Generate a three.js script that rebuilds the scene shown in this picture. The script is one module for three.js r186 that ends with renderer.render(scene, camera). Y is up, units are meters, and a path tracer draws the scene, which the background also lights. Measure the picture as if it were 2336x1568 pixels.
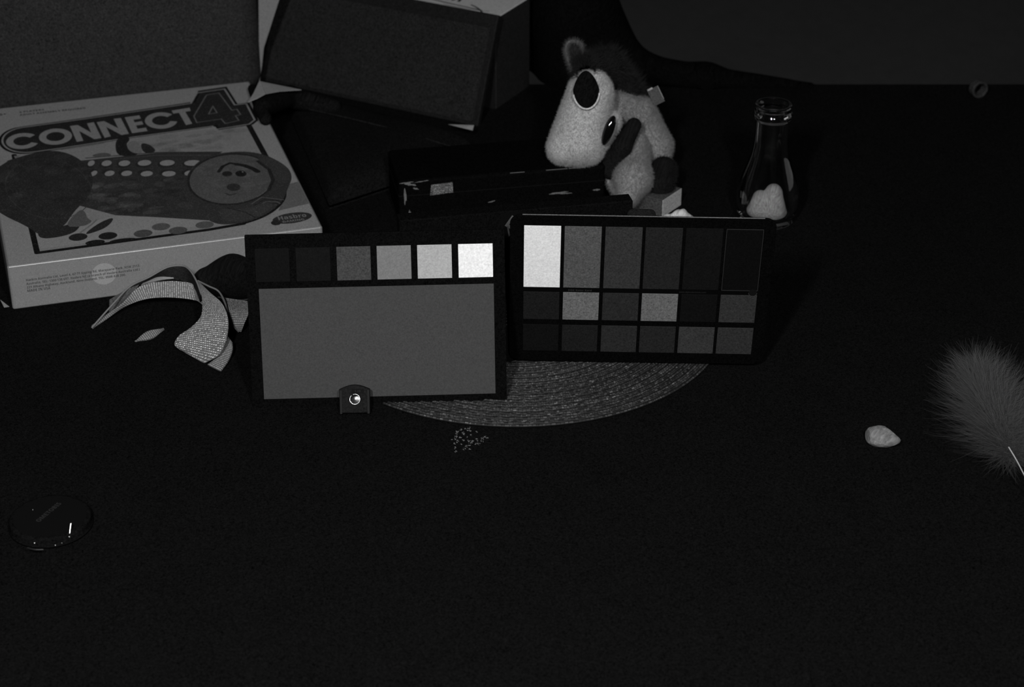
import * as THREE from 'three';
import { RoundedBoxGeometry } from 'three/addons/geometries/RoundedBoxGeometry.js';
import { mergeGeometries, mergeVertices } from 'three/addons/utils/BufferGeometryUtils.js';
import { MarchingCubes } from 'three/addons/objects/MarchingCubes.js';
import { RectAreaLightUniformsLib } from 'three/addons/lights/RectAreaLightUniformsLib.js';

// ---------------------------------------------------------------- camera, light, exposure
// y is up, the table top is y = 0, metres; a black table seen from a standing height in a dark room, lit by two upright tube lamps, left and right of the camera
const scene = new THREE.Scene();
scene.background = new THREE.Color(0x000000);
const camera = new THREE.PerspectiveCamera(19.33, 2336 / 1568, 0.05, 20);
camera.position.set(0, 0.717, 0);
camera.rotation.set(-29 * Math.PI / 180, 0, 0);
camera.focus = 1.42; camera.userData.fStop = 11;
const renderer = new THREE.WebGLRenderer({ antialias: true });
renderer.toneMapping = THREE.LinearToneMapping;
renderer.toneMappingExposure = 1.0;
renderer.shadowMap.enabled = true;
RectAreaLightUniformsLib.init();
const LAMP_W = 0.06, LAMP_H = 0.20, LAMP_AIM = new THREE.Vector3(0, 0.05, -1.35);
const LAMPS = [ // both lamps stand on the floor in front of the table; the left one is the stronger
  { at: new THREE.Vector3(-0.27, 0.99, 0.04), power: 440, label: 'tube lamp on a black floor stand left of the camera' },
  { at: new THREE.Vector3(0.25, 0.99, 0.04), power: 300, label: 'tube lamp on a black floor stand right of the camera' }];

// ---------------------------------------------------------------- helpers
let seed = 20240611;
const rnd = () => { seed = (seed * 1664525 + 1013904223) >>> 0; return seed / 4294967296; };
const rr = (a, b) => a + (b - a) * rnd();
const V3 = (p) => new THREE.Vector3(p[0], p[1], p[2]);
const used = {};
function numbered(n) { used[n] = (used[n] || 0) + 1; return used[n] === 1 ? n : n + '_' + String(used[n] - 1).padStart(3, '0'); }
function thing(name, label, category, at = [0, 0, 0], turn = 0, group) {
  const o = new THREE.Group(); o.name = numbered(name); o.position.set(at[0], at[1], at[2]); o.rotation.y = turn;
  o.userData = { label, category }; if (group) o.userData.group = group;
  scene.add(o); return o;
}
function part(name, geo, m, parent, label) {
  const o = new THREE.Mesh(geo, m); o.name = name; o.castShadow = o.receiveShadow = true;
  if (label) o.userData.label = label;
  parent.add(o); return o;
}
function struct(name, geo, m) { const o = part(name, geo, m, scene); o.userData.kind = 'structure'; return o; }

const toLin = (v) => { v /= 255; return v <= 0.04045 ? v / 12.92 : Math.pow((v + 0.055) / 1.055, 2.4); };
const toHex = (a) => { const s = a <= 0.0031308 ? a * 12.92 : 1.055 * Math.pow(a, 1 / 2.4) - 0.055; return Math.max(0, Math.min(255, Math.round(s * 255))); };
const css = (a) => { const h = toHex(a); return `rgb(${h},${h},${h})`; };

// fine grain, as a multiplying map of a known mean; mat() divides the colour by that mean
function grainTexture(n, contrast, coarse, mean) {
  const d = new Uint8Array(n * n * 4), g = new Float32Array(n * n);
  const m = 24, big = new Float32Array(m * m); for (let i = 0; i < m * m; i++) big[i] = rnd() - 0.5;
  for (let i = 0; i < n * n; i++) g[i] = (rnd() + rnd() + rnd() - 1.5) / 1.5;
  for (let y = 0; y < n; y++) for (let x = 0; x < n; x++) {
    const f = (a, b) => g[((y + a + n) % n) * n + ((x + b + n) % n)];
    const fine = f(0, 0) * 0.6 + (f(0, 1) + f(1, 0) + f(0, -1) + f(-1, 0)) * 0.22;
    const X = x / n * m, Y = y / n * m, xi = X | 0, yi = Y | 0, fx = X - xi, fy = Y - yi;
    const b = (a, c) => big[((yi + a) % m) * m + ((xi + c) % m)];
    const lo = (b(0, 0) * (1 - fx) + b(0, 1) * fx) * (1 - fy) + (b(1, 0) * (1 - fx) + b(1, 1) * fx) * fy;
    const v = mean * Math.max(0.04, Math.min(2, 1 + contrast * fine * 1.5 + coarse * lo));
    const s = toHex(v), k = (y * n + x) * 4; d[k] = d[k + 1] = d[k + 2] = s; d[k + 3] = 255;
  }
  const t = new THREE.DataTexture(d, n, n); t.colorSpace = THREE.SRGBColorSpace; t.wrapS = t.wrapT = THREE.RepeatWrapping;
  t.magFilter = THREE.LinearFilter; t.minFilter = THREE.LinearMipmapLinearFilter; t.generateMipmaps = true; t.needsUpdate = true; t.userData = { mean }; return t;
}
const GRAIN_STRONG = grainTexture(1024, 0.75, 0.12, 0.4), GRAIN_MID = grainTexture(512, 0.46, 0.05, 0.6), GRAIN_SOFT = grainTexture(512, 0.2, 0.02, 0.84);
// uv are laid in metres; one repeat of a grain map covers 0.36 m (strong) or 0.18 m
GRAIN_STRONG.repeat.set(1 / 0.44, 1 / 0.44); GRAIN_MID.repeat.set(1 / 0.22, 1 / 0.22); GRAIN_SOFT.repeat.set(1 / 0.22, 1 / 0.22);
function mat(albedo, rough = 0.8, map = null, extra = {}) {
  const a = map ? Math.min(1, albedo / map.userData.mean) : albedo;
  const m = new THREE.MeshPhysicalMaterial({ roughness: rough, map, ...extra });
  m.color.setRGB(a, a, a);
  return m;
}
const dark = (a, r = 0.85, s = 0.25) => mat(a, r, GRAIN_STRONG, { specularIntensity: s });
const mid = (a, r = 0.8, s = 0.4) => mat(a, r, GRAIN_MID, { specularIntensity: s });
const soft = (a, r = 0.8, s = 0.4) => mat(a, r, GRAIN_SOFT, { specularIntensity: s });

function metric(geo) {                               // uv in metres along the dominant plane of every triangle
  const g = geo.index ? geo.toNonIndexed() : geo; const p = g.attributes.position, uv = new Float32Array(p.count * 2);
  const a = new THREE.Vector3(), b = new THREE.Vector3(), c = new THREE.Vector3(), n = new THREE.Vector3();
  for (let i = 0; i < p.count; i += 3) {
    a.fromBufferAttribute(p, i); b.fromBufferAttribute(p, i + 1); c.fromBufferAttribute(p, i + 2);
    n.copy(b).sub(a).cross(c.clone().sub(a)); const x = Math.abs(n.x), y = Math.abs(n.y), z = Math.abs(n.z);
    [a, b, c].forEach((v, k) => { const q = y >= x && y >= z ? [v.x, v.z] : x >= z ? [v.z, v.y] : [v.x, v.y]; uv[(i + k) * 2] = q[0]; uv[(i + k) * 2 + 1] = q[1]; });
  }
  g.setAttribute('uv', new THREE.BufferAttribute(uv, 2)); return g;
}
const box = (w, h, d, r = 0.001, x = 0, y = 0, z = 0, seg = 3) => metric(new RoundedBoxGeometry(w, h, d, seg, r).translate(x, y, z));
const plain = (g) => { const q = g.index ? g.toNonIndexed() : g; for (const k of Object.keys(q.attributes)) if (!['position', 'normal', 'uv'].includes(k)) q.deleteAttribute(k); return q; };
const merge = (l) => mergeGeometries(l.map(plain), false);
function canvasTexture(w, h, draw) {
  const c = document.createElement('canvas'); c.width = w; c.height = h; const g = c.getContext('2d'); draw(g, w, h);
  const t = new THREE.CanvasTexture(c); t.colorSpace = THREE.SRGBColorSpace; t.anisotropy = 8; return t;
}
function speckle(g, w, h, n, amount, size) {          // printed or paper grain over a canvas
  for (let i = 0; i < n; i++) { const v = rnd() < 0.5 ? 0 : 255; g.fillStyle = `rgba(${v},${v},${v},${(rnd() * amount).toFixed(3)})`; g.fillRect(rnd() * w, rnd() * h, size * rr(0.7, 1.6), size * rr(0.7, 1.6)); }
}
function shapeGeo(pts, depth, bevel = 0) {           // closed outline extruded along +z
  const s = new THREE.Shape(pts.map((p) => new THREE.Vector2(p[0], p[1])));
  return new THREE.ExtrudeGeometry(s, { depth, bevelEnabled: bevel > 0, bevelThickness: bevel, bevelSize: bevel, bevelOffset: -bevel, bevelSegments: 2, curveSegments: 8 });
}
function roundRect(w, h, r, n = 8) {
  const p = []; [[1, 1, 0], [-1, 1, 1], [-1, -1, 2], [1, -1, 3]].forEach(([sx, sy, q]) => { for (let i = 0; i <= n; i++) { const a = (q + i / n) * Math.PI / 2; p.push([sx * (w / 2 - r) + r * Math.cos(a), sy * (h / 2 - r) + r * Math.sin(a)]); } });
  return p;
}
const cap = (p, a, b, ra, rb) => {                   // distance to a tapered capsule
  const bx = b[0] - a[0], by = b[1] - a[1], bz = b[2] - a[2], px = p[0] - a[0], py = p[1] - a[1], pz = p[2] - a[2];
  const t = Math.max(0, Math.min(1, (px * bx + py * by + pz * bz) / (bx * bx + by * by + bz * bz + 1e-12)));
  return Math.hypot(px - bx * t, py - by * t, pz - bz * t) - (ra + (rb - ra) * t);
};
const smin = (a, b, k) => { const h = Math.max(k - Math.abs(a - b), 0) / k; return Math.min(a, b) - h * h * k / 4; };
function blob(caps, k, c, half, res) {               // one smooth surface from tapered capsules
  const mc = new MarchingCubes(res, new THREE.MeshBasicMaterial(), false, false, 200000); mc.isolation = 0;
  for (let z = 0; z < res; z++) for (let y = 0; y < res; y++) for (let x = 0; x < res; x++) {
    const p = [c[0] + (x - res / 2) / (res / 2) * half, c[1] + (y - res / 2) / (res / 2) * half, c[2] + (z - res / 2) / (res / 2) * half];
    let d = 1e3; for (const q of caps) d = smin(d, cap(p, q[0], q[1], q[2], q[3]), k);
    mc.field[x + y * res + z * res * res] = -d;
  }
  mc.update();
  const g = new THREE.BufferGeometry();
  g.setAttribute('position', new THREE.BufferAttribute(mc.positionArray.slice(0, mc.count * 3), 3));
  g.scale(half, half, half); g.translate(c[0], c[1], c[2]);
  const w = mergeVertices(g, half * 1e-4); w.computeVertexNormals();
  // outward normals
  return metricSmooth(w);
}
function metricSmooth(g) { const p = g.attributes.position, uv = new Float32Array(p.count * 2); for (let i = 0; i < p.count; i++) { uv[2 * i] = p.getX(i) + p.getZ(i) * 0.37; uv[2 * i + 1] = p.getY(i) + p.getZ(i) * 0.61; } g.setAttribute('uv', new THREE.BufferAttribute(uv, 2)); return g; }
// short hairs standing on a surface: many tapered needles, one instanced part
const NEEDLE = new THREE.ConeGeometry(1, 1, 3, 1, true).translate(0, 0.5, 0);
function hairs(name, geo, m, parent, count, len, rad, lean, droop, keep) {
  const p = geo.attributes.position, n = geo.attributes.normal, idx = geo.index, tri = idx ? idx.count / 3 : p.count / 3;
  const o = new THREE.InstancedMesh(NEEDLE, m, count); o.name = name; o.userData.kind = 'stuff'; o.castShadow = o.receiveShadow = true;
  const A = new THREE.Vector3(), B = new THREE.Vector3(), C = new THREE.Vector3(), N = new THREE.Vector3(), Q = new THREE.Quaternion(), M = new THREE.Matrix4(), S = new THREE.Vector3(), up = new THREE.Vector3(0, 1, 0);
  const at = (k) => (idx ? idx.getX(k) : k); let i = 0, guard = 0;
  while (i < count && guard++ < count * 30) {
    const t = Math.floor(rnd() * tri) * 3; const a = at(t), b = at(t + 1), c = at(t + 2);
    let u = rnd(), v = rnd(); if (u + v > 1) { u = 1 - u; v = 1 - v; }
    A.fromBufferAttribute(p, a); B.fromBufferAttribute(p, b); C.fromBufferAttribute(p, c);
    const P = A.clone().multiplyScalar(1 - u - v).addScaledVector(B, u).addScaledVector(C, v);
    if (keep && !keep(P)) continue;
    N.fromBufferAttribute(n, a); N.x += rr(-lean, lean); N.y += rr(-lean, lean) - droop; N.z += rr(-lean, lean); N.normalize();
    Q.setFromUnitVectors(up, N); const L = len * rr(0.55, 1.25); S.set(rad, L, rad);
    M.compose(P.addScaledVector(N, -len * 0.15), Q, S); o.setMatrixAt(i++, M);
  }
  o.count = i; parent.add(o); return o;
}
function tube(pts, r, seg = 24, rad = 8, closed = false) { return new THREE.TubeGeometry(new THREE.CatmullRomCurve3(pts.map(V3), closed), seg, r, rad, closed); }
// a woven ribbon between two edge lines, with a thickness
function ribbon(ea, eb, th = 0.0012, n = 48) {
  const a = new THREE.CatmullRomCurve3(ea.map(V3)), b = new THREE.CatmullRomCurve3(eb.map(V3)); const W = 6, pos = [], uv = [], ind = [];
  const rows = []; let len = 0, last = null;
  for (let i = 0; i <= n; i++) { const A = a.getPoint(i / n), B = b.getPoint(i / n); const c = A.clone().lerp(B, 0.5); if (last) len += c.distanceTo(last); last = c; rows.push([A, B, len]); }
  const nor = rows.map((r, i) => { const p = rows[Math.max(0, i - 1)], q = rows[Math.min(n, i + 1)]; const t = q[0].clone().add(q[1]).sub(p[0]).sub(p[1]); return t.cross(r[1].clone().sub(r[0])).normalize(); });
  const put = (P, u, v) => { pos.push(P.x, P.y, P.z); uv.push(u, v); return pos.length / 3 - 1; };
  const grid = [1, -1].map((s) => rows.map((r, i) => { const l = []; for (let j = 0; j <= W; j++) { const P = r[0].clone().lerp(r[1], j / W).addScaledVector(nor[i], s * th / 2 * (j === 0 || j === W ? 0.6 : 1)); l.push(put(P, j / W * 0.025, r[2])); } return l; }));
  for (let i = 0; i < n; i++) for (let j = 0; j < W; j++) {
    const t = grid[0], u = grid[1];
    ind.push(t[i][j], t[i][j + 1], t[i + 1][j], t[i + 1][j], t[i][j + 1], t[i + 1][j + 1], u[i][j], u[i + 1][j], u[i][j + 1], u[i + 1][j], u[i + 1][j + 1], u[i][j + 1]);
  }
  for (let i = 0; i < n; i++) for (const j of [0, W]) { const q = [grid[0][i][j], grid[1][i][j], grid[0][i + 1][j], grid[1][i + 1][j]]; ind.push(q[0], q[2], q[1], q[1], q[2], q[3]); }
  for (const i of [0, n]) for (let j = 0; j < W; j++) { const q = [grid[0][i][j], grid[0][i][j + 1], grid[1][i][j], grid[1][i][j + 1]]; ind.push(q[0], q[1], q[2], q[1], q[3], q[2]); }
  const g = new THREE.BufferGeometry(); g.setAttribute('position', new THREE.Float32BufferAttribute(pos, 3)); g.setAttribute('uv', new THREE.Float32BufferAttribute(uv, 2)); g.setIndex(ind); g.computeVertexNormals(); return g;
}

// ---------------------------------------------------------------- room
const FLOOR_Y = -0.74;
struct('floor', box(6.2, 0.1, 7.2, 0.004, 0, FLOOR_Y - 0.05, -1), dark(0.115, 0.95, 0.1));
struct('ceiling', box(6.2, 0.1, 7.2, 0.004, 0, 1.95, -1), mid(0.08, 0.95, 0.1));
struct('wall_back', box(6.2, 2.64, 0.1, 0.004, 0, 0.58, -4.55), dark(0.23, 0.95, 0.1));
struct('wall_front', box(6.2, 2.64, 0.1, 0.004, 0, 0.58, 2.55), mid(0.06, 0.95, 0.1));
struct('wall_left', box(0.1, 2.64, 7.0, 0.004, -3.05, 0.58, -1), mid(0.06, 0.95, 0.1));
struct('wall_right', box(0.1, 2.64, 7.0, 0.004, 3.05, 0.58, -1), mid(0.06, 0.95, 0.1));

// ---------------------------------------------------------------- table
{
  const t = thing('table', 'large black table with a matte top under all the objects', 'table', [0, FLOOR_Y, -1.2]);
  part('tabletop', box(1.9, 0.036, 1.214, 0.004, 0, -FLOOR_Y - 0.018, 0), dark(0.0052, 0.7, 0.02), t);
  for (const sx of [-1, 1]) for (const sz of [-1, 1]) part('leg', box(0.06, -FLOOR_Y - 0.036, 0.06, 0.004, sx * 0.88, (-FLOOR_Y - 0.036) / 2, sz * 0.54), dark(0.01), t);
}
// the two lamps: housing, glowing front and the area light just before it
for (const lamp of LAMPS) {
  const t = thing('lamp_stand', lamp.label, 'lamp', [lamp.at.x, FLOOR_Y, lamp.at.z]);
  const black = dark(0.02, 0.5, 0.4), hy = lamp.at.y - FLOOR_Y;
  const dir = LAMP_AIM.clone().sub(lamp.at).normalize(), back = dir.clone().multiplyScalar(-0.06);
  part('pole', new THREE.CylinderGeometry(0.008, 0.011, hy - 0.02, 16).translate(back.x, (hy - 0.02) / 2, back.z), black, t);
  for (let k = 0; k < 3; k++) { const a = k * 2.094 + 0.5; part('foot', tube([[back.x, 0.16, back.z], [back.x + 0.10 * Math.cos(a), 0.085, back.z + 0.10 * Math.sin(a)], [back.x + 0.2 * Math.cos(a), 0.008, back.z + 0.2 * Math.sin(a)]], 0.007, 16, 8), black, t); }
  const head = new THREE.Group(); head.name = 'lamp_head'; head.position.set(0, hy, 0); t.add(head);
  head.quaternion.setFromRotationMatrix(new THREE.Matrix4().lookAt(LAMP_AIM, lamp.at, new THREE.Vector3(0, 1, 0)));
  part('housing', box(LAMP_W + 0.014, LAMP_H + 0.014, 0.05, 0.006, 0, 0, -0.030), black, head);
  part('diffuser', box(LAMP_W, LAMP_H, 0.003, 0.001, 0, 0, -0.0035), new THREE.MeshStandardMaterial({ color: 0xffffff, emissive: 0xffffff, emissiveIntensity: 4 }), head);
  const l = new THREE.RectAreaLight(0xffffff, lamp.power, LAMP_W, LAMP_H); l.name = 'lamp_light'; l.position.copy(lamp.at); scene.add(l); l.lookAt(LAMP_AIM);
}

// ---------------------------------------------------------------- the round woven mat
{
  const t = thing('placemat', 'round woven placemat of pale fibre under the two cards', 'placemat', [0.0029, 0, -1.3285]);
  const R = 0.1543, pitch = 0.0021, prof = [new THREE.Vector2(0.0001, 0)];
  const rows = Math.floor(R / pitch);
  prof.push(new THREE.Vector2(R - 0.0006, 0));
  for (let i = rows; i > 0; i--) { const r = i * R / rows; const hgt = 0.0024 + 0.0004 * Math.sin(i * 2.3); prof.push(new THREE.Vector2(r, hgt - 0.0009), new THREE.Vector2(r - pitch * 0.3, hgt), new THREE.Vector2(r - pitch * 0.7, hgt), new THREE.Vector2(r - pitch * 0.97, hgt - 0.0013)); }
  prof.push(new THREE.Vector2(0.0001, 0.002));
  const g = new THREE.LatheGeometry(prof, 300);
  const p = g.attributes.position, uv = g.attributes.uv;
  for (let i = 0; i < p.count; i++) { const r = Math.hypot(p.getX(i), p.getZ(i)); const a = Math.atan2(p.getZ(i), p.getX(i)); uv.setXY(i, uv.getX(i), r / R); const w = 0.00028 * Math.sin(a * 220 + Math.floor(r / pitch) * 2.1); if (p.getY(i) > 0.0012) p.setY(i, p.getY(i) + w); }
  const tx = canvasTexture(2048, 1024, (c, w, h) => {   // across: round the mat, up: outwards; strand by strand, each twisted pair with its own tone
    c.fillStyle = css(0.008); c.fillRect(0, 0, w, h);
    const rh = h / rows;
    for (let i = 0; i < rows; i++) {
      const tone = rr(0.55, 1.25);
      let x = 0; while (x < w) { const l = rr(3, 8); const a = 0.047 * tone * (rnd() < 0.04 ? 2.6 : rr(0.25, 1.5)); c.fillStyle = css(Math.min(0.9, a)); c.fillRect(x, h - (i + 1) * rh + rh * 0.12, l - 1.1, rh * rr(0.5, 0.8)); x += l; }
    }
  });
  tx.wrapS = tx.wrapT = THREE.RepeatWrapping; tx.repeat.set(1, 1);
  part('weave', g, new THREE.MeshPhysicalMaterial({ map: tx, roughness: 0.65, specularIntensity: 0.4 }), t);
}

// ---------------------------------------------------------------- grey card and colour card
function orient(t, X, Y, Z, at) { const m = new THREE.Matrix4().makeBasis(V3(X), V3(Y), V3(Z)); t.quaternion.setFromRotationMatrix(m); t.position.set(at[0], at[1], at[2]); }
function ortho(x, y) { const X = V3(x).normalize(), Z = X.clone().cross(V3(y)).normalize(), Y = Z.clone().cross(X); return [X.toArray(), Y.toArray(), Z.toArray()]; }
const KL = 1.05, KR = 1.38;                          // printed tone = photographed tone over the light that falls there
{
  const k = 0.989, t = thing('grey_card', 'black bordered grey card with a row of white to grey squares, leaning on the left', 'grey card');
  const [X, Y, Z] = ortho([0.9991, 0.0045, -0.0419], [-0.014, 0.9731, -0.23]); orient(t, X, Y, Z, [-0.0923, 0.0587, -1.2187]);
  const W = 0.178 * k, H = 0.127 * k;
  part('backing', metric(shapeGeo(roundRect(W, H, 0.0008, 2), 0.0012).translate(0, 0, -0.0012)), dark(0.003, 0.8, 0.02), t);
  const sq = (x0, x1, y0, y1, v, nm, map) => part(nm, box((x1 - x0) * k / 1e3, (y1 - y0) * k / 1e3, 0.0005, 0.0002, (x0 + x1) * k / 2e3, (y0 + y1) * k / 2e3, 0.0001, 1), mat(toLin(v) * KL, 0.75, map, { specularIntensity: 0.15 }), t);
  [[57, 80.8, 232], [28.8, 52.5, 163], [1, 24.5, 112], [-26.6, -3.3, 61], [-54.6, -31, 13], [-82.5, -59, 10]].forEach(([a, b, v]) => sq(a, b, 30, 53.8, v, 'tone_square', v > 90 ? GRAIN_SOFT : GRAIN_MID));
  sq(-81, 81.1, -54.3, 25.3, 62, 'grey_field', GRAIN_SOFT);
}
{
  const k = 1.0157, t = thing('colour_card', 'black round cornered colour test card with three rows of patches', 'colour card');
  const [X, Y, Z] = ortho([0.9998, -0.0089, 0.0203], [0.0049, 0.9819, 0.1892]); orient(t, X, Y, Z, [0.0887, 0.0676, -1.2458]);
  const W = 0.178 * k, H = 0.127 * k;
  const edge = dark(0.0022, 0.6, 0.04);
  part('backing', metric(shapeGeo(roundRect(W, H, 0.008, 10), 0.0012, 0.0003).translate(0, 0, -0.0015)), edge, t);
  part('lit_rim', merge([metric(new THREE.BoxGeometry(W - 0.017, 0.00022, 0.0007).translate(0, H / 2 + 0.00008, -0.0006))]), mid(0.16, 0.6), t, 'top edge coloured pale as if lit');  // light caught by the top edge, put in as a pale strip
  const sq = (x0, x1, y0, y1, v) => part('colour_patch', box((x1 - x0) * k / 1e3, (y1 - y0) * k / 1e3, 0.0005, 0.0002, (x0 + x1) * k / 2e3, (y0 + y1) * k / 2e3, 0.0001, 1), mat(toLin(v) * KR, 0.75, v > 90 ? GRAIN_SOFT : GRAIN_MID, { specularIntensity: 0.15 }), t);
  const col = [-79.5, -52.3, -25, 1.9, 28.9, 55.8], w = 24.8;
  [202, 70, 43, 27, 12, 6].forEach((v, i) => sq(col[i], col[i] + w, 2.8, 55, v));
  [21, 88, 33, 86, 10, 41].forEach((v, i) => sq(col[i], col[i] + w, -25.5, -1.3, v));
  [11, 22, 34, 29, 45, 39].forEach((v, i) => sq(col[i], col[i] + w, -54, -30.3, v));
  const o = { x0: 55.8, x1: 80.6, y0: 2.8, y1: 55 }, b = 0.25, bars = [[o.x0, o.x1, o.y1 - b, o.y1], [o.x0, o.x1, o.y0, o.y0 + b], [o.x0, o.x0 + b, o.y0, o.y1], [o.x1 - b, o.x1, o.y0, o.y1]];
  part('thin_outline', merge(bars.map(([a, c, d, e]) => new THREE.BoxGeometry((c - a) * k / 1e3, (e - d) * k / 1e3, 0.0002).translate((a + c) * k / 2e3, (d + e) * k / 2e3, 0.0005))), mat(0.022), t);
  part('hanging_hole', new THREE.CylinderGeometry(0.0029, 0.0029, 0.0008, 28).rotateX(Math.PI / 2).translate(0.0786, 0.0012, 0.0003), dark(0.003), t);
  part('hole_rim', new THREE.TorusGeometry(0.0029, 0.00013, 6, 24, Math.PI).rotateZ(Math.PI).translate(0.0786, 0.0012, 0.0007), mat(0.05), t);
  const tx = canvasTexture(2048, 40, (g, cw, ch) => { g.fillStyle = css(0.0022); g.fillRect(0, 0, cw, ch); g.fillStyle = css(0.03); g.font = 'bold 27px sans-serif'; g.textBaseline = 'middle'; const mm = cw / 168; g.fillText('DGK Kolor Kard', (84 - 49) * mm, ch / 2); g.font = '21px sans-serif'; g.fillText('www.dgkcolortools.com', (84 + 27) * mm, ch / 2); });
  part('small_print', new THREE.PlaneGeometry(0.168 * k, 0.0033 * k).translate(0, 0.0007 * k, 0.00034), new THREE.MeshPhysicalMaterial({ map: tx, roughness: 0.85, specularIntensity: 0.04 }), t);
  part('putty_pad', box(0.02, 0.012, 0.03, 0.004, 0, 0.045, -0.0155), dark(0.01), t);
}
// the dark book standing behind the cards, seen in the gap between them
{
  const t = thing('book', 'dark hardback book standing upright behind the two cards', 'book', [0.0025, 0, -1.2700], 0.2);
  part('cover', box(0.165, 0.1215, 0.012, 0.001, 0, 0.0607, 0), dark(0.0032, 0.8, 0.03), t);
  const tx = canvasTexture(128, 1024, (g, w, h) => {
    g.fillStyle = css(0.0035); g.fillRect(0, 0, w, h); const y = (m) => h - m / 0.1215 * h;
    g.strokeStyle = css(0.085); g.lineWidth = 20; g.lineCap = 'butt'; g.beginPath(); g.moveTo(w * 0.62, y(0.1185)); g.lineTo(w * 0.3, y(0.1118)); g.lineTo(w * 0.85, y(0.1062)); g.stroke();
    g.lineWidth = 10; g.strokeStyle = css(0.05); g.beginPath(); g.moveTo(w * 0.34, y(0.111)); g.lineTo(w * 0.42, y(0.103)); g.stroke();
    g.fillStyle = css(0.022); g.fillRect(0, y(0.1005), w, y(0.0945) - y(0.1005));
    g.fillStyle = css(0.03); g.save(); g.translate(w * 0.5, y(0.031)); g.rotate(-Math.PI / 2); g.font = 'bold 82px sans-serif'; g.textBaseline = 'middle'; g.fillText('HLWRMEN', 0, 0, 300); g.restore();
  });
  part('cover_print', new THREE.PlaneGeometry(0.0145, 0.1195).translate(-0.0045, 0.0607, 0.0061), new THREE.MeshPhysicalMaterial({ map: tx, roughness: 0.85, specularIntensity: 0.05 }), t);
}

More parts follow.
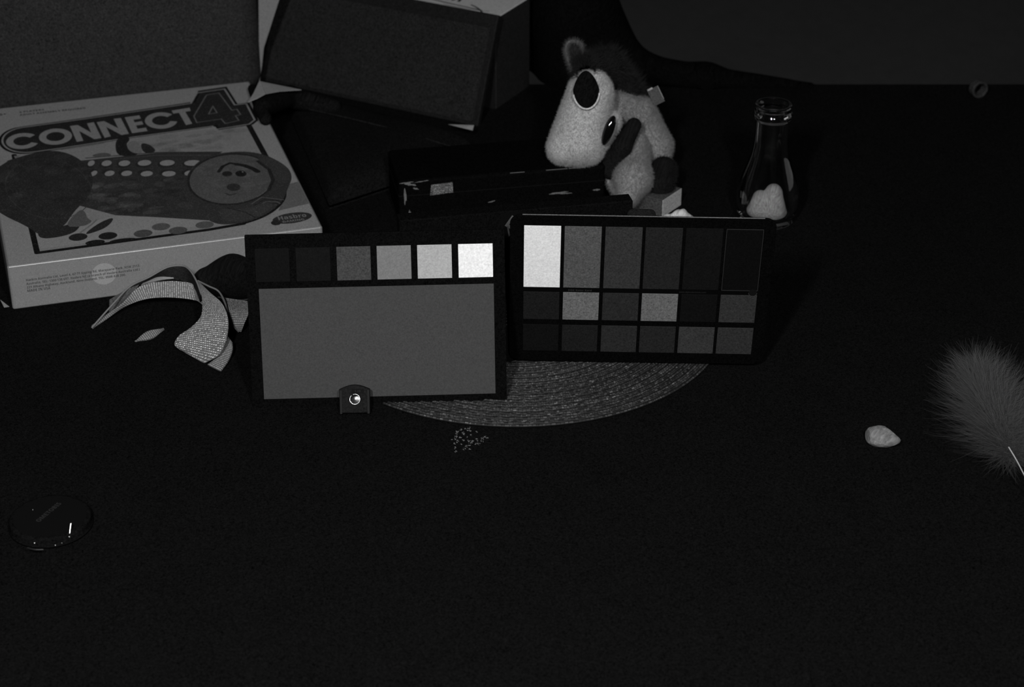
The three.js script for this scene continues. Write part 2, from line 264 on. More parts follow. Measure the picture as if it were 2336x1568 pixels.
// ---------------------------------------------------------------- the game box
{
  const W = 0.2402, D = 0.3176, H = 0.037, yaw = 16.72 * Math.PI / 180, K = 2.4;
  const t = thing('board_game_box', 'white board game box with printed lid lying flat at the left', 'game box', [-0.3077, 0, -1.5319], yaw);
  const white = mat(0.19, 0.3, GRAIN_SOFT, { specularIntensity: 1, clearcoat: 0.6, clearcoatRoughness: 0.3 });
  part('box_body', box(W, H, D, 0.0019, 0, H / 2, 0, 5), white, t);
  const c = (v) => css(Math.min(0.95, toLin(v < 36 ? v * 0.85 : v) * K * 1.33));
  const S = 8.2, cw = Math.round(240.2 * S), ch = Math.round(317.6 * S * 0.78);       // canvas is laid in millimetres, seen from above
  const tx = canvasTexture(cw, ch, (g) => {
    g.scale(S, S * 0.78);
    const poly = (p, f, s, lw) => { g.beginPath(); p.forEach((q, i) => (i ? g.lineTo(q[0], q[1]) : g.moveTo(q[0], q[1]))); g.closePath(); if (f) { g.fillStyle = f; g.fill(); } if (s) { g.strokeStyle = s; g.lineWidth = lw; g.lineJoin = 'miter'; g.stroke(); } };
    const ell = (x, y, a, b, f, rot = 0) => { g.beginPath(); g.ellipse(x, y, a, b, rot, 0, 7); g.fillStyle = f; g.fill(); };
    const line = (p, s, lw) => { g.beginPath(); p.forEach((q, i) => (i ? g.lineTo(q[0], q[1]) : g.moveTo(q[0], q[1]))); g.strokeStyle = s; g.lineWidth = lw; g.lineCap = 'round'; g.lineJoin = 'round'; g.stroke(); };
    const curve = (p, f, s, lw) => { g.beginPath(); const n = p.length; for (let i = 0; i <= n; i++) { const a = p[i % n], b = p[(i + 1) % n]; const m = [(a[0] + b[0]) / 2, (a[1] + b[1]) / 2]; if (!i) g.moveTo(m[0], m[1]); else g.quadraticCurveTo(a[0], a[1], m[0], m[1]); } if (f) { g.fillStyle = f; g.fill(); } if (s) { g.strokeStyle = s; g.lineWidth = lw; g.stroke(); } };
    g.fillStyle = c(76); g.fillRect(0, 0, 241, 318);
    // picture ground with soft cloudy print
    poly([[24, 100], [221, 100], [225, 250], [206, 290], [160, 299], [24, 302]], c(72));
    for (let i = 0; i < 60; i++) ell(rr(120, 215), rr(105, 150), rr(3, 10), rr(2, 5), `rgba(0,0,0,${rr(0.02, 0.10)})`);
    poly([[88, 252], [160, 283], [150, 290], [60, 296], [24, 296], [24, 268], [60, 262]], 'rgba(255,255,255,0.06)');
    poly([[232, 233], [241, 230], [243, 274], [214, 281], [226, 250]], c(52));
    // picture frame line
    line([[20.5, 108], [22.4, 302.5], [155, 299.6], [183, 296.6]], c(9), 4.4); g.lineCap = 'butt';
    line([[222.6, 98], [224.5, 176]], c(9), 4.8);
    curve([[183, 299], [207, 287], [225, 262], [229, 236], [222, 236], [219, 258], [203, 280], [180, 294]], c(9));
    // counters lying in front
    for (const [x, y, v] of [[55.4, 283.5, 20], [77.9, 288, 17], [104.8, 291.5, 38], [119.9, 283.5, 44], [131.8, 294, 40], [153.4, 290, 44]]) ell(x, y, 7.2, 6.6, c(v));
    ell(67, 297, 7.5, 4.6, c(12)); ell(88, 299, 10, 3, c(12));
    // playing rack with its two rows of holes
    poly([[70, 136], [137, 138], [189, 152], [200, 262], [158, 283], [119, 265], [88, 252], [63, 226]], c(30));
    line([[78, 132], [137, 137], [190, 152]], c(22), 1.5); line([[100, 141], [137, 143.5], [180, 156]], c(40), 1);
    for (let i = 0; i < 90; i++) ell(rr(75, 150), rr(185, 260), rr(3, 9), rr(2, 7), `rgba(${rnd() < 0.45 ? '190,190,190' : '0,0,0'},${rr(0.02, 0.10)})`);
    [[81.2, 144, 2.8], [93.6, 147.7, 4.2], [107.9, 152, 4.8], [124.2, 156.1, 5.6], [142.5, 161.6, 6.2], [162.9, 167.8, 7]].forEach(([x, y, r]) => { ell(x - 1, y + 2, r + 1.2, 7.2, c(22), 0.2); ell(x, y, r, 5.9, c(76), 0.25); });
    [[81, 165.4, 2.6], [93.5, 169.2, 4], [107.1, 173.2, 4.4], [123, 178.7, 5], [140.6, 184, 5.6], [158, 188, 5]].forEach(([x, y, r]) => { ell(x - 1, y - 2.5, r + 1.2, 6.6, c(22), 0.25); ell(x, y, r, 5.4, c(76), 0.35); });
    // two round counters with plain cheerful faces, held by hands
    curve([[-6, 130], [10, 120], [46, 104], [66, 116], [79, 150], [79, 185], [70, 214], [56, 238], [47, 262], [28, 275], [20, 254], [2, 226], [-8, 200]], c(25));
    g.strokeStyle = c(33); g.lineWidth = 0.9; g.beginPath(); g.ellipse(42, 184, 33, 62, -0.1, 0, 7); g.stroke();
    for (let i = 0; i < 70; i++) ell(rr(4, 72), rr(120, 240), rr(2, 8), rr(3, 9), `rgba(${rnd() < 0.5 ? '150,150,150' : '0,0,0'},${rr(0.01, 0.07)})`);
    curve([[26, 262], [44, 262], [62, 252], [56, 274], [40, 280], [26, 278]], c(23));
    curve([[46, 262], [62, 232], [66, 238], [66, 252], [70, 258], [62, 266]], c(45));
    line([[58, 276], [68, 264], [73, 256]], c(58), 1.6); curve([[60, 280], [74, 262], [88, 254], [80, 272], [66, 280]], c(22));
    curve([[196, 152], [222, 162], [238, 196], [238, 220], [230, 240], [222, 262], [206, 284], [184, 296], [160, 293], [152, 260], [146, 238], [150, 200], [170, 160]], c(30));
    ell(188.5, 208.5, 36, 52, c(20), 0.17); ell(188.5, 208.5, 34, 49, c(42), 0.17); g.strokeStyle = c(54); g.lineWidth = 0.7; g.beginPath(); g.ellipse(188.5, 208.5, 34, 49, 0.17, -1.2, 0.9); g.stroke();
    for (let i = 0; i < 60; i++) ell(188 + rr(-24, 24), 207 + rr(-32, 32), rr(2, 7), rr(2, 7), `rgba(${rnd() < 0.5 ? '255,255,255' : '0,0,0'},${rr(0.01, 0.05)})`);
    line([[181, 192], [186, 182], [193, 177], [197, 180]], c(15), 3.2); line([[198, 181], [204, 186], [210, 195], [212, 201]], c(15), 5);
    ell(187, 198, 4.2, 5.4, c(19)); ell(198, 201, 4.6, 6.2, c(13)); ell(200, 198, 0.7, 0.9, c(70));
    ell(187.5, 226, 5.5, 7.5, c(27)); line([[179, 236], [182, 240.5], [187, 239]], c(16), 1.1);
    curve([[214, 176], [226, 172], [236, 192], [238, 214], [230, 232], [222, 226], [224, 200]], c(33));
    line([[216, 180], [222, 200], [221, 222], [214, 240]], c(19), 3);
    for (let i = 0; i < 4; i++) { line([[196 + i * 2, 262 + i * 3], [206 + i, 252 + i * 4.5], [216, 258 + i * 3], [222 - i * 2, 262 + i * 3]], c(i % 2 ? 20 : 46), 1.1); }
    curve([[168, 262], [184, 270], [196, 268], [206, 262], [214, 268], [202, 284], [186, 292], [168, 290]], c(35)); line([[176, 264], [188, 276], [194, 288]], c(20), 1.2);
    // title banner: dark lozenge with two outlines and a big figure
    const pill = [[30, 48.3], [84.8, 43.2], [159, 36], [183.7, 33.4], [193.1, 8.3], [219.4, 5.7], [221.8, 49.5], [232.5, 49.4], [233, 92], [226.5, 100.6], [195.5, 104.3], [193.9, 95.6], [120.4, 100.3], [60, 107], [30, 108], [16, 99], [8, 80], [12, 60]];
    const banner = () => { g.beginPath(); g.moveTo(30, 47.2); for (let i = 1; i < 14; i++) g.lineTo(pill[i][0], pill[i][1]); g.lineTo(34, 108.5); g.bezierCurveTo(4, 109, 2, 51, 30, 47.2); g.closePath(); };
    g.save(); g.lineJoin = 'miter'; banner(); g.fillStyle = c(18); g.fill(); g.clip(); banner(); g.strokeStyle = c(9); g.lineWidth = 5.6; g.stroke();
    g.translate(118, 75); g.scale(0.972, 0.925); g.translate(-118, -75); banner(); g.strokeStyle = c(72); g.lineWidth = 1.7; g.stroke(); g.restore();
    const L = c(71);
    const seg = (fn) => { g.save(); fn(); g.restore(); };
    const bow = (x, y, rx, ry, a0, a1) => { g.save(); g.translate(x, y); g.scale(1, ry / rx); g.beginPath(); g.arc(0, 0, rx - 3.1, a0, a1); g.strokeStyle = L; g.lineWidth = 6.2; g.lineCap = 'butt'; g.stroke(); g.restore(); };
    bow(30, 79.6, 14, 17.6, 0.52, 2 * Math.PI - 0.62); bow(58, 78, 14, 18, 0, 7);
    bow(150.6, 68.4, 14, 19, 0.34, 2 * Math.PI - 0.62);
    poly([[72.4, 58], [79.2, 57.6], [88.6, 78], [87.4, 56.3], [93.4, 55.3], [95.7, 92.6], [89.6, 93.5], [79, 71.5], [80.1, 94.3], [74.4, 94.9]], L);
    poly([[95.8, 56], [102.3, 55.3], [112.3, 75], [111, 52.7], [117.3, 52.2], [119.7, 90], [113.2, 91], [102.6, 69.2], [103.9, 91.3], [98.4, 92.9]], L);
    poly([[120.8, 52], [133.8, 51], [134.2, 59], [127.4, 59.8], [127.7, 66], [134.2, 65.2], [134.5, 72.7], [128, 73.5], [128.3, 81.2], [135.6, 80.4], [136, 88.6], [122.4, 89.6]], L);
    poly([[162.8, 48.4], [179.2, 46.2], [179, 54], [174, 54.8], [175.8, 83.4], [170, 85], [168.3, 55.4], [163.2, 56]], L);
    poly([[179.8, 67], [198.5, 20.8], [210.1, 19], [214.3, 62.9], [219, 61.7], [220.1, 74.9], [215.1, 76.7], [216.3, 88], [203.5, 91.6], [202, 80.3], [179.9, 82]], c(21), c(52), 1.1);
    poly([[199.6, 49.1], [200.8, 64.8], [193.1, 65.9]], c(19), c(52), 1.1);
    // dark paint over the banner foot, pale paper beside it
    curve([[105, 108], [112, 92], [118, 92], [119, 104], [114, 112], [116, 128], [124, 138], [104, 138]], c(17)); curve([[116, 108], [124, 106], [126, 120], [126, 136], [118, 134], [114, 122]], c(62)); curve([[126, 112], [134, 118], [138, 136], [126, 138]], c(22));
    curve([[84, 126], [94, 124], [100, 130], [98, 134], [84, 132]], c(44)); line([[86, 106], [96, 104]], c(44), 1); line([[60, 108.4], [88, 105.6]], c(42), 1);
    poly([[8, 104], [12, 108], [14, 120], [4, 132], [0, 132], [0, 104]], c(74)); poly([[20, 110], [26, 110], [21, 116]], c(60));
    // small print
    g.fillStyle = c(14); g.textBaseline = 'alphabetic'; g.font = 'bold 6.6px sans-serif'; g.fillText('AGES 6+', -3.5, 16.5, 31);
    g.font = 'bold 5.4px sans-serif'; g.fillText('2 PLAYERS', 32.3, 15.4, 22); g.fillText('ADULT ASSEMBLY REQUIRED', 32.3, 22, 58);
    // maker's oval
    ell(222, 297.4, 16, 9.4, c(26), -0.1); ell(208, 302.4, 4, 4.6, c(20)); g.fillStyle = c(62); g.font = 'bold 9.6px sans-serif'; g.fillText('Hasbro', 210.5, 298.2, 23.5); g.font = 'bold 4.6px sans-serif'; g.fillText('GAMING', 213, 304.2, 18);
    g.setTransform(1, 0, 0, 1, 0, 0); speckle(g, cw, ch, 130000, 0.10, 4);
  });
  const pm = new THREE.MeshPhysicalMaterial({ map: tx, roughness: 0.7, specularIntensity: 0.08 });
  part('lid_print', new THREE.PlaneGeometry(W - 0.0034, D - 0.0034).rotateX(-Math.PI / 2).translate(0, H + 0.00008, 0), pm, t);
  const fx = canvasTexture(2048, 300, (g, w, h) => {
    const m = w / 240.2; g.fillStyle = css(0.19); g.fillRect(0, 0, w, h); speckle(g, w, h, 16000, 0.08, 4);
    const y = (mm) => (34.6 - mm) * m;
    g.fillStyle = 'rgba(255,255,255,0.18)'; g.beginPath(); g.ellipse(69.5 * m, y(19.5), 9.4 * m, 9.4 * m, 0, 0, 7); g.fill();
    g.fillStyle = css(0.04); g.textBaseline = 'middle'; g.font = 'bold 24px sans-serif';
    g.fillText('Hasbro Australia Ltd, Level 4, 67-71 Epping Rd, Macquarie Park, NSW 2113.', 10.5 * m, y(22.8), 87 * m);
    g.fillText('Australia. TEL: 1300 138 697. Hasbro NZ (a branch of Hasbro Australia Ltd.)', 10.5 * m, y(19.5), 86.5 * m);
    g.fillText('221 Albany Highway, Auckland, New Zealand. TEL: 0508 828 200.', 10.5 * m, y(16.3), 75.5 * m);
    g.font = 'bold 26px sans-serif'; g.fillText('MADE IN USA', 10.4 * m, y(13.2), 17.6 * m);
  });
  part('side_print', new THREE.PlaneGeometry(W - 0.004, 0.0336).translate(0, 0.0182, D / 2 + 0.00008), new THREE.MeshPhysicalMaterial({ map: fx, roughness: 0.6, specularIntensity: 0.3 }), t);
  part('torn_corner', metric(shapeGeo([[0, 0], [0.004, 0], [-0.002, 0.007]], 0.0006)).translate(-W / 2 - 0.006, 0.0015, D / 2 - 0.004), white, t);
}

// ---------------------------------------------------------------- things behind the game box
{ // big grey carton filling the upper left corner
  const t = thing('carton', 'big plain dark grey carton standing behind the white game box', 'carton', [-0.5, 0, -1.72], 0.0);
  const w = 0.58, g = metric(new RoundedBoxGeometry(w, 0.34, 0.26, 8, 0.024).translate(-w / 2, 0.17, -0.13));
  part('carton_body', g, dark(0.026, 0.9, 0.05), t);
  t.position.set(-0.2292, 0, -1.766); t.rotation.y = 16.72 * Math.PI / 180;
}
const YB = -0.498;                                   // the turn of the group at the back: right end nearer
{ // white printed box behind the framed panel
  const t = thing('printed_box', 'white topped box with dark handwriting behind the framed panel', 'box', [-0.0156, 0, -1.7415], YB);
  part('box_body', box(0.274, 0.088, 0.066, 0.001, -0.137, 0.044, -0.033), soft(0.42, 0.7), t);
  part('dark_edge', box(0.022, 0.0872, 0.0012, 0.0003, -0.0108, 0.0438, 0.0003), dark(0.005), t, 'black printed front edge');
  part('dark_side', box(0.0012, 0.0872, 0.065, 0.0004, 0.0004, 0.0438, -0.033), dark(0.012), t, 'black printed end panel');
  const tx = canvasTexture(1024, 245, (g, w, h) => {
    g.fillStyle = css(0.42); g.fillRect(0, 0, w, h); speckle(g, w, h, 20000, 0.08, 3); const m = w / 272;
    g.strokeStyle = css(0.03); g.lineCap = 'round'; g.lineWidth = 3.4; const X = (mm) => w - mm * m, Y = (mm) => h - mm * m;
    g.fillStyle = css(0.03); g.save(); g.translate(X(112), Y(24)); g.font = 'italic bold 118px sans-serif'; g.fillText('POWER', 0, 0, 235); g.restore();
    g.lineWidth = 7; g.beginPath(); g.moveTo(X(92), Y(20)); g.quadraticCurveTo(X(50), Y(15), X(22), Y(14)); g.moveTo(X(36), Y(22)); g.quadraticCurveTo(X(22), Y(16), X(17), Y(8)); g.stroke();
    g.lineWidth = 3; g.beginPath(); g.moveTo(X(60), Y(12)); g.quadraticCurveTo(X(30), Y(9), X(14), Y(15)); g.stroke();
  });
  part('top_print', new THREE.PlaneGeometry(0.272, 0.065).rotateX(-Math.PI / 2).translate(-0.137, 0.08808, -0.033), new THREE.MeshPhysicalMaterial({ map: tx, roughness: 0.7, specularIntensity: 0.3 }), t);
}
{ // leaning framed panel
  const t = thing('framed_panel', 'dark grey panel in a black frame leaning back beside the carton', 'picture frame', [-0.1365, 0.001, -1.7545], YB);
  const L = 23.5 * Math.PI / 180;
  const tilt = (g) => g.rotateX(-L);
  part('frame', metric(tilt(new RoundedBoxGeometry(0.239, 0.102, 0.006, 3, 0.0012).translate(0, 0.051, -0.003))), dark(0.007, 0.7, 0.2), t);
  part('grey_panel', metric(tilt(new RoundedBoxGeometry(0.231, 0.086, 0.001, 1, 0.0003).translate(-0.0015, 0.0465, 0.0003))), dark(0.0145, 0.85, 0.05), t);
}
{ // white paper: a torn scrap on the bag's flap and a corner under the panel
  const scrap = (name, label, p, tone = 0.26) => {
    const b = p[0], t = thing(name, label, 'paper', b), pos = [], ind = [], n = p.length;
    const nv = V3(p[1]).sub(V3(p[0])).cross(V3(p[n - 1]).sub(V3(p[0]))).normalize().multiplyScalar(-0.0006);
    for (const k of [0, 1]) for (const q of p) pos.push(q[0] - b[0] + k * nv.x, q[1] - b[1] + k * nv.y, q[2] - b[2] + k * nv.z);
    for (let i = 1; i < n - 1; i++) ind.push(0, i, i + 1, n, n + i + 1, n + i);
    for (let i = 0; i < n; i++) { const k = (i + 1) % n; ind.push(i, n + i, k, k, n + i, n + k); }
    let g = new THREE.BufferGeometry(); g.setAttribute('position', new THREE.Float32BufferAttribute(pos, 3)); g.setIndex(ind); g = g.toNonIndexed(); g.computeVertexNormals();
    part('scrap', metric(g), soft(tone, 0.85), t);
  };
  scrap('paper_scrap', 'small torn white paper scrap beside the back corner of the game box', [[-0.2152, 0.054, -1.6462], [-0.224, 0.053, -1.6808], [-0.2262, 0.053, -1.6487], [-0.2287, 0.053, -1.6296]].concat([[-0.2211, 0.0535, -1.6374]]));
  scrap('paper_scrap', 'thin pointed white paper sliver along the lower left of the framed panel', [[-0.2234, 0.0525, -1.6789], [-0.215, 0.0535, -1.6475], [-0.204, 0.05, -1.6623], [-0.1874, 0.044, -1.6804], [-0.2055, 0.047, -1.676]]);
  scrap('paper_scrap', 'narrow white wedge added between carton and framed panel for the lit box front', [[-0.2324, 0.1102, -1.778], [-0.2375, 0.0115, -1.778], [-0.234, 0.0291, -1.778], [-0.2313, 0.0464, -1.778], [-0.2082, 0.1102, -1.778]], 0.17);  // added sheet standing in for the lit box front, which falls in shadow
  scrap('paper_scrap', 'tiny white paper corner under the lower right end of the framed panel', [[-0.0574, 0.012, -1.6774], [-0.0352, 0.012, -1.6634], [-0.0341, 0.014, -1.6706], [-0.0423, 0.013, -1.669]]);
}
{ // black bag lying in front of the panel: a low flat cushion with a seam, one flap over the corner of the game box
  const t = thing('black_bag', 'flat black cloth bag between the game box and black case', 'bag', [-0.10, 0, -1.63]);
  const a = [-0.2177, 0, -1.7716], b = [-0.0322, 0, -1.6452], c = [-0.0636, 0, -1.5951], d = [-0.1519, 0, -1.5224], n = 40, pos = [], ind = [];
  const at = (u, v) => { const x = (a[0] * (1 - u) + b[0] * u) * (1 - v) + (d[0] * (1 - u) + c[0] * u) * v, z = (a[2] * (1 - u) + b[2] * u) * (1 - v) + (d[2] * (1 - u) + c[2] * u) * v; return [x + 0.10, z + 1.63]; };
  for (const top of [1, 0]) for (let i = 0; i <= n; i++) for (let j = 0; j <= n; j++) { const u = i / n, v = j / n, [x, z] = at(u, v); const e = Math.pow(Math.max(0, 1 - Math.pow(2 * u - 1, 6)), 0.5) * Math.pow(Math.max(0, 1 - Math.pow(2 * v - 1, 6)), 0.5); pos.push(x, top ? 0.004 + e * (0.016 + 0.0012 * Math.sin(u * 9 + v * 5)) : 0.0005, z); }
  const N = (n + 1) * (n + 1); for (let i = 0; i < n; i++) for (let j = 0; j < n; j++) { const k = i * (n + 1) + j; ind.push(k, k + 1, k + n + 1, k + 1, k + n + 2, k + n + 1, N + k, N + k + n + 1, N + k + 1, N + k + 1, N + k + n + 1, N + k + n + 2); }
  for (let i = 0; i < n; i++) for (const [p, q] of [[i * (n + 1), (i + 1) * (n + 1)], [i * (n + 1) + n, (i + 1) * (n + 1) + n], [i, i + 1], [n * (n + 1) + i, n * (n + 1) + i + 1]]) ind.push(p, q, N + p, q, N + q, N + p);
  const g = new THREE.BufferGeometry(); g.setAttribute('position', new THREE.Float32BufferAttribute(pos, 3)); g.setIndex(ind); g.computeVertexNormals();
  const black = dark(0.0062, 0.95, 0.03);
  part('cloth', metric(g), black, t);
  const rel = (p) => [p[0] + 0.10, p[1], p[2] + 1.63];
  part('flap', blob([[rel([-0.2315, 0.0425, -1.6862]), rel([-0.2172, 0.0445, -1.6314]), 0.0045, 0.0062], [rel([-0.2182, 0.0445, -1.6334]), rel([-0.2125, 0.043, -1.6153]), 0.006, 0.0056], [rel([-0.2157, 0.044, -1.6386]), rel([-0.2007, 0.03, -1.6974]), 0.0080, 0.010], [rel([-0.2007, 0.03, -1.6974]), rel([-0.1616, 0.02, -1.697]), 0.010, 0.008]], 0.004, rel([-0.2034, 0.03, -1.6839]), 0.11, 88), black, t);
  part('seam', metricSmooth(tube([[-0.2096, 0.022, -1.7025], [-0.1601, 0.021, -1.6781], [-0.1036, 0.02, -1.6465], [-0.0486, 0.018, -1.6105]].map(rel), 0.0008, 40, 6)), dark(0.010, 0.9, 0.05), t);
}
{ // folded black cloth along the far edge, behind the toy
  const t = thing('folded_cloth', 'folded black cloth heaped at the far edge behind the toy', 'cloth', [0.16, 0, -1.80]);
  const rel = (p) => [p[0] - 0.16, p[1], p[2] + 1.80], c = [[rel([0.0374, 0.054, -1.865]), rel([0.0404, -0.0035, -1.862]), 0.03, 0.032], [rel([0.0592, 0.0621, -1.83]), rel([0.0685, 0.0044, -1.83]), 0.042, 0.046], [rel([0.0678, 0.0489, -1.83]), rel([0.118, 0.0131, -1.81]), 0.04, 0.016], [rel([0.118, 0.0131, -1.81]), rel([0.1848, 0.0053, -1.805]), 0.016, 0.0125], [rel([0.1848, 0.0053, -1.805]), rel([0.2851, -0.0017, -1.8]), 0.0125, 0.005]];
  const g = blob(c, 0.015, [-0.01, 0.05, -0.03], 0.16, 64); const p = g.attributes.position; for (let i = 0; i < p.count; i++) if (p.getY(i) < 0.0004) p.setY(i, 0.0004); g.computeVertexNormals();
  part('cloth', g, dark(0.0025, 0.95, 0.02), t);
}
{ // small dim ring near the far edge at the right
  const t = thing('napkin_ring', 'small dim dark ring standing near the far right table edge', 'ring', [0.4375, 0, -1.772], 0.35);
  const lt = new THREE.LatheGeometry([[0.0052, -0.004], [0.0079, -0.004], [0.0083, -0.003], [0.0083, 0.003], [0.0079, 0.004], [0.0052, 0.004], [0.0052, -0.004]].map((q) => new THREE.Vector2(q[0], q[1])), 40).rotateX(Math.PI / 2).translate(0, 0.0083, 0);
  part('ring_band', metric(lt), dark(0.024, 0.6, 0.3), t);
}

// ---------------------------------------------------------------- worn black case, label and edge wear
{
  const a = 10.8 * Math.PI / 180, w = 0.172, h = 0.04, d = 0.066;
  const t = thing('black_case', 'worn black case with a small grey label under the plush head', 'case', [-0.0135, 0, -1.5405], a);
  const black = dark(0.0022, 0.7, 0.03);
  part('case_body', box(w, h, d, 0.003, 0, h / 2, 0, 4), black, t);
  part('lid_seam', box(w + 0.0006, 0.0009, d + 0.0006, 0.0003, 0, 0.0265, 0, 1), dark(0.002), t);
  const wear = mid(0.11, 0.8), marks = [];
  const z = d / 2 + 0.0001, mk = (x, y, l, hh, rot) => { const pts = []; const n = 14; for (let i = 0; i < n; i++) { const q = i / n * Math.PI * 2; pts.push([Math.cos(q) * l / 2 * rr(0.75, 1.15), Math.sin(q) * hh / 2 * rr(0.4, 1.3)]); } return shapeGeo(pts, 0.0002).rotateZ(rot).translate(x, y, z); };
  marks.push(mk(-0.0765, 0.0366, 0.010, 0.0022, -0.2), mk(-0.0795, 0.0385, 0.012, 0.0012, 0.05), mk(-0.067, 0.0385, 0.012, 0.0009, 0.1), mk(-0.072, 0.0325, 0.005, 0.0018, -0.4), mk(-0.081, 0.026, 0.0025, 0.016, 0), mk(-0.0775, 0.009, 0.003, 0.01, 0));
  marks.push(mk(-0.0095, 0.0155, 0.006, 0.0011, 0.2), mk(0.0465, 0.0185, 0.016, 0.0016, 0.05), mk(0.053, 0.0175, 0.01, 0.001, 0), mk(0.0785, 0.0185, 0.006, 0.0016, 0), mk(-0.069, 0.0035, 0.007, 0.0012, 0.1), mk(0.005, 0.0012, 0.014, 0.0007, 0));
  marks.forEach((g) => part('scuff', g, wear, t));
  for (const [x, l] of [[0.012, 0.012], [0.045, 0.018], [0.062, 0.014]]) part('scuff', new THREE.BoxGeometry(l, 0.0004, 0.0005).translate(x, h - 0.0006, d / 2 - 0.0007), wear, t);
  const tx = canvasTexture(256, 140, (g, W, H) => { g.fillStyle = css(0.06); g.fillRect(0, 0, W, H); speckle(g, W, H, 2600, 0.28, 5); g.fillStyle = css(0.03); for (let i = 0; i < 4; i++) g.fillRect(14 + i * 9, 30 + i * 24, 150 - i * 18, 7); });
  part('grey_label', metric(shapeGeo([[-0.0095, -0.005], [0.0096, -0.004], [0.0091, 0.0052], [-0.0085, 0.0042]], 0.0003)).translate(-0.051, 0.0305, d / 2), new THREE.MeshStandardMaterial({ map: (() => { tx.wrapS = tx.wrapT = THREE.RepeatWrapping; tx.repeat.set(50, 90); return tx; })(), roughness: 0.85 }), t);
}
{ // dim grey paper strip below the case
  const t = thing('grey_paper', 'dim grey paper slip lying below the case and the toy', 'paper', [0.0482, 0, -1.5224]);
  const b = [0.0482, 0, -1.5224], pl = [[0.0036, 0, -1.513], [0.0446, 0, -1.5245], [0.0837, 0, -1.5336], [0.0853, 0, -1.519], [0.0868, 0, -1.5038], [0.0439, 0, -1.4954], [0.0043, 0, -1.4988]].map((p) => [p[0] - b[0], -(p[2] - b[2])]);
  part('slip', metric(shapeGeo(pl, 0.0004).rotateX(-Math.PI / 2)), dark(0.055, 0.9), t);
}
{ // little carton under the toy's hooves, one face grey, one white
  const t = thing('small_carton', 'little grey and white carton between the toy and colour card', 'carton', [0.1237, 0, -1.5085], 0.55);
  part('carton_body', box(0.045, 0.0155, 0.030, 0.0006, -0.0225, 0.00775, -0.015), dark(0.05, 0.85), t);
  part('white_end', box(0.0006, 0.0152, 0.0295, 0.0002, 0.0002, 0.0077, -0.015), mid(0.36, 0.8), t, 'white end face');
  t.rotation.y = -0.62;
}
{ // crumpled tissue
  const t = thing('crumpled_tissue', 'small white crumpled tissue peeking above the colour card', 'tissue', [0.1375, 0, -1.493]);
  const g = blob([[[-0.018, 0.004, 0], [0.001, 0.0085, 0], 0.003, 0.005], [[0.001, 0.0085, 0], [0.0085, 0.004, 0.001], 0.005, 0.004], [[-0.006, 0.003, 0.002], [0.01, 0.003, 0.002], 0.004, 0.004]], 0.004, [0, 0.006, 0], 0.028, 36);
  const p = g.attributes.position; for (let i = 0; i < p.count; i++) { p.setY(i, Math.max(0.0003, p.getY(i) + 0.0005 * Math.sin(p.getX(i) * 900 + p.getZ(i) * 700))); } g.computeVertexNormals();
  part('crumpled_paper', g, mid(0.5, 0.85), t);
}

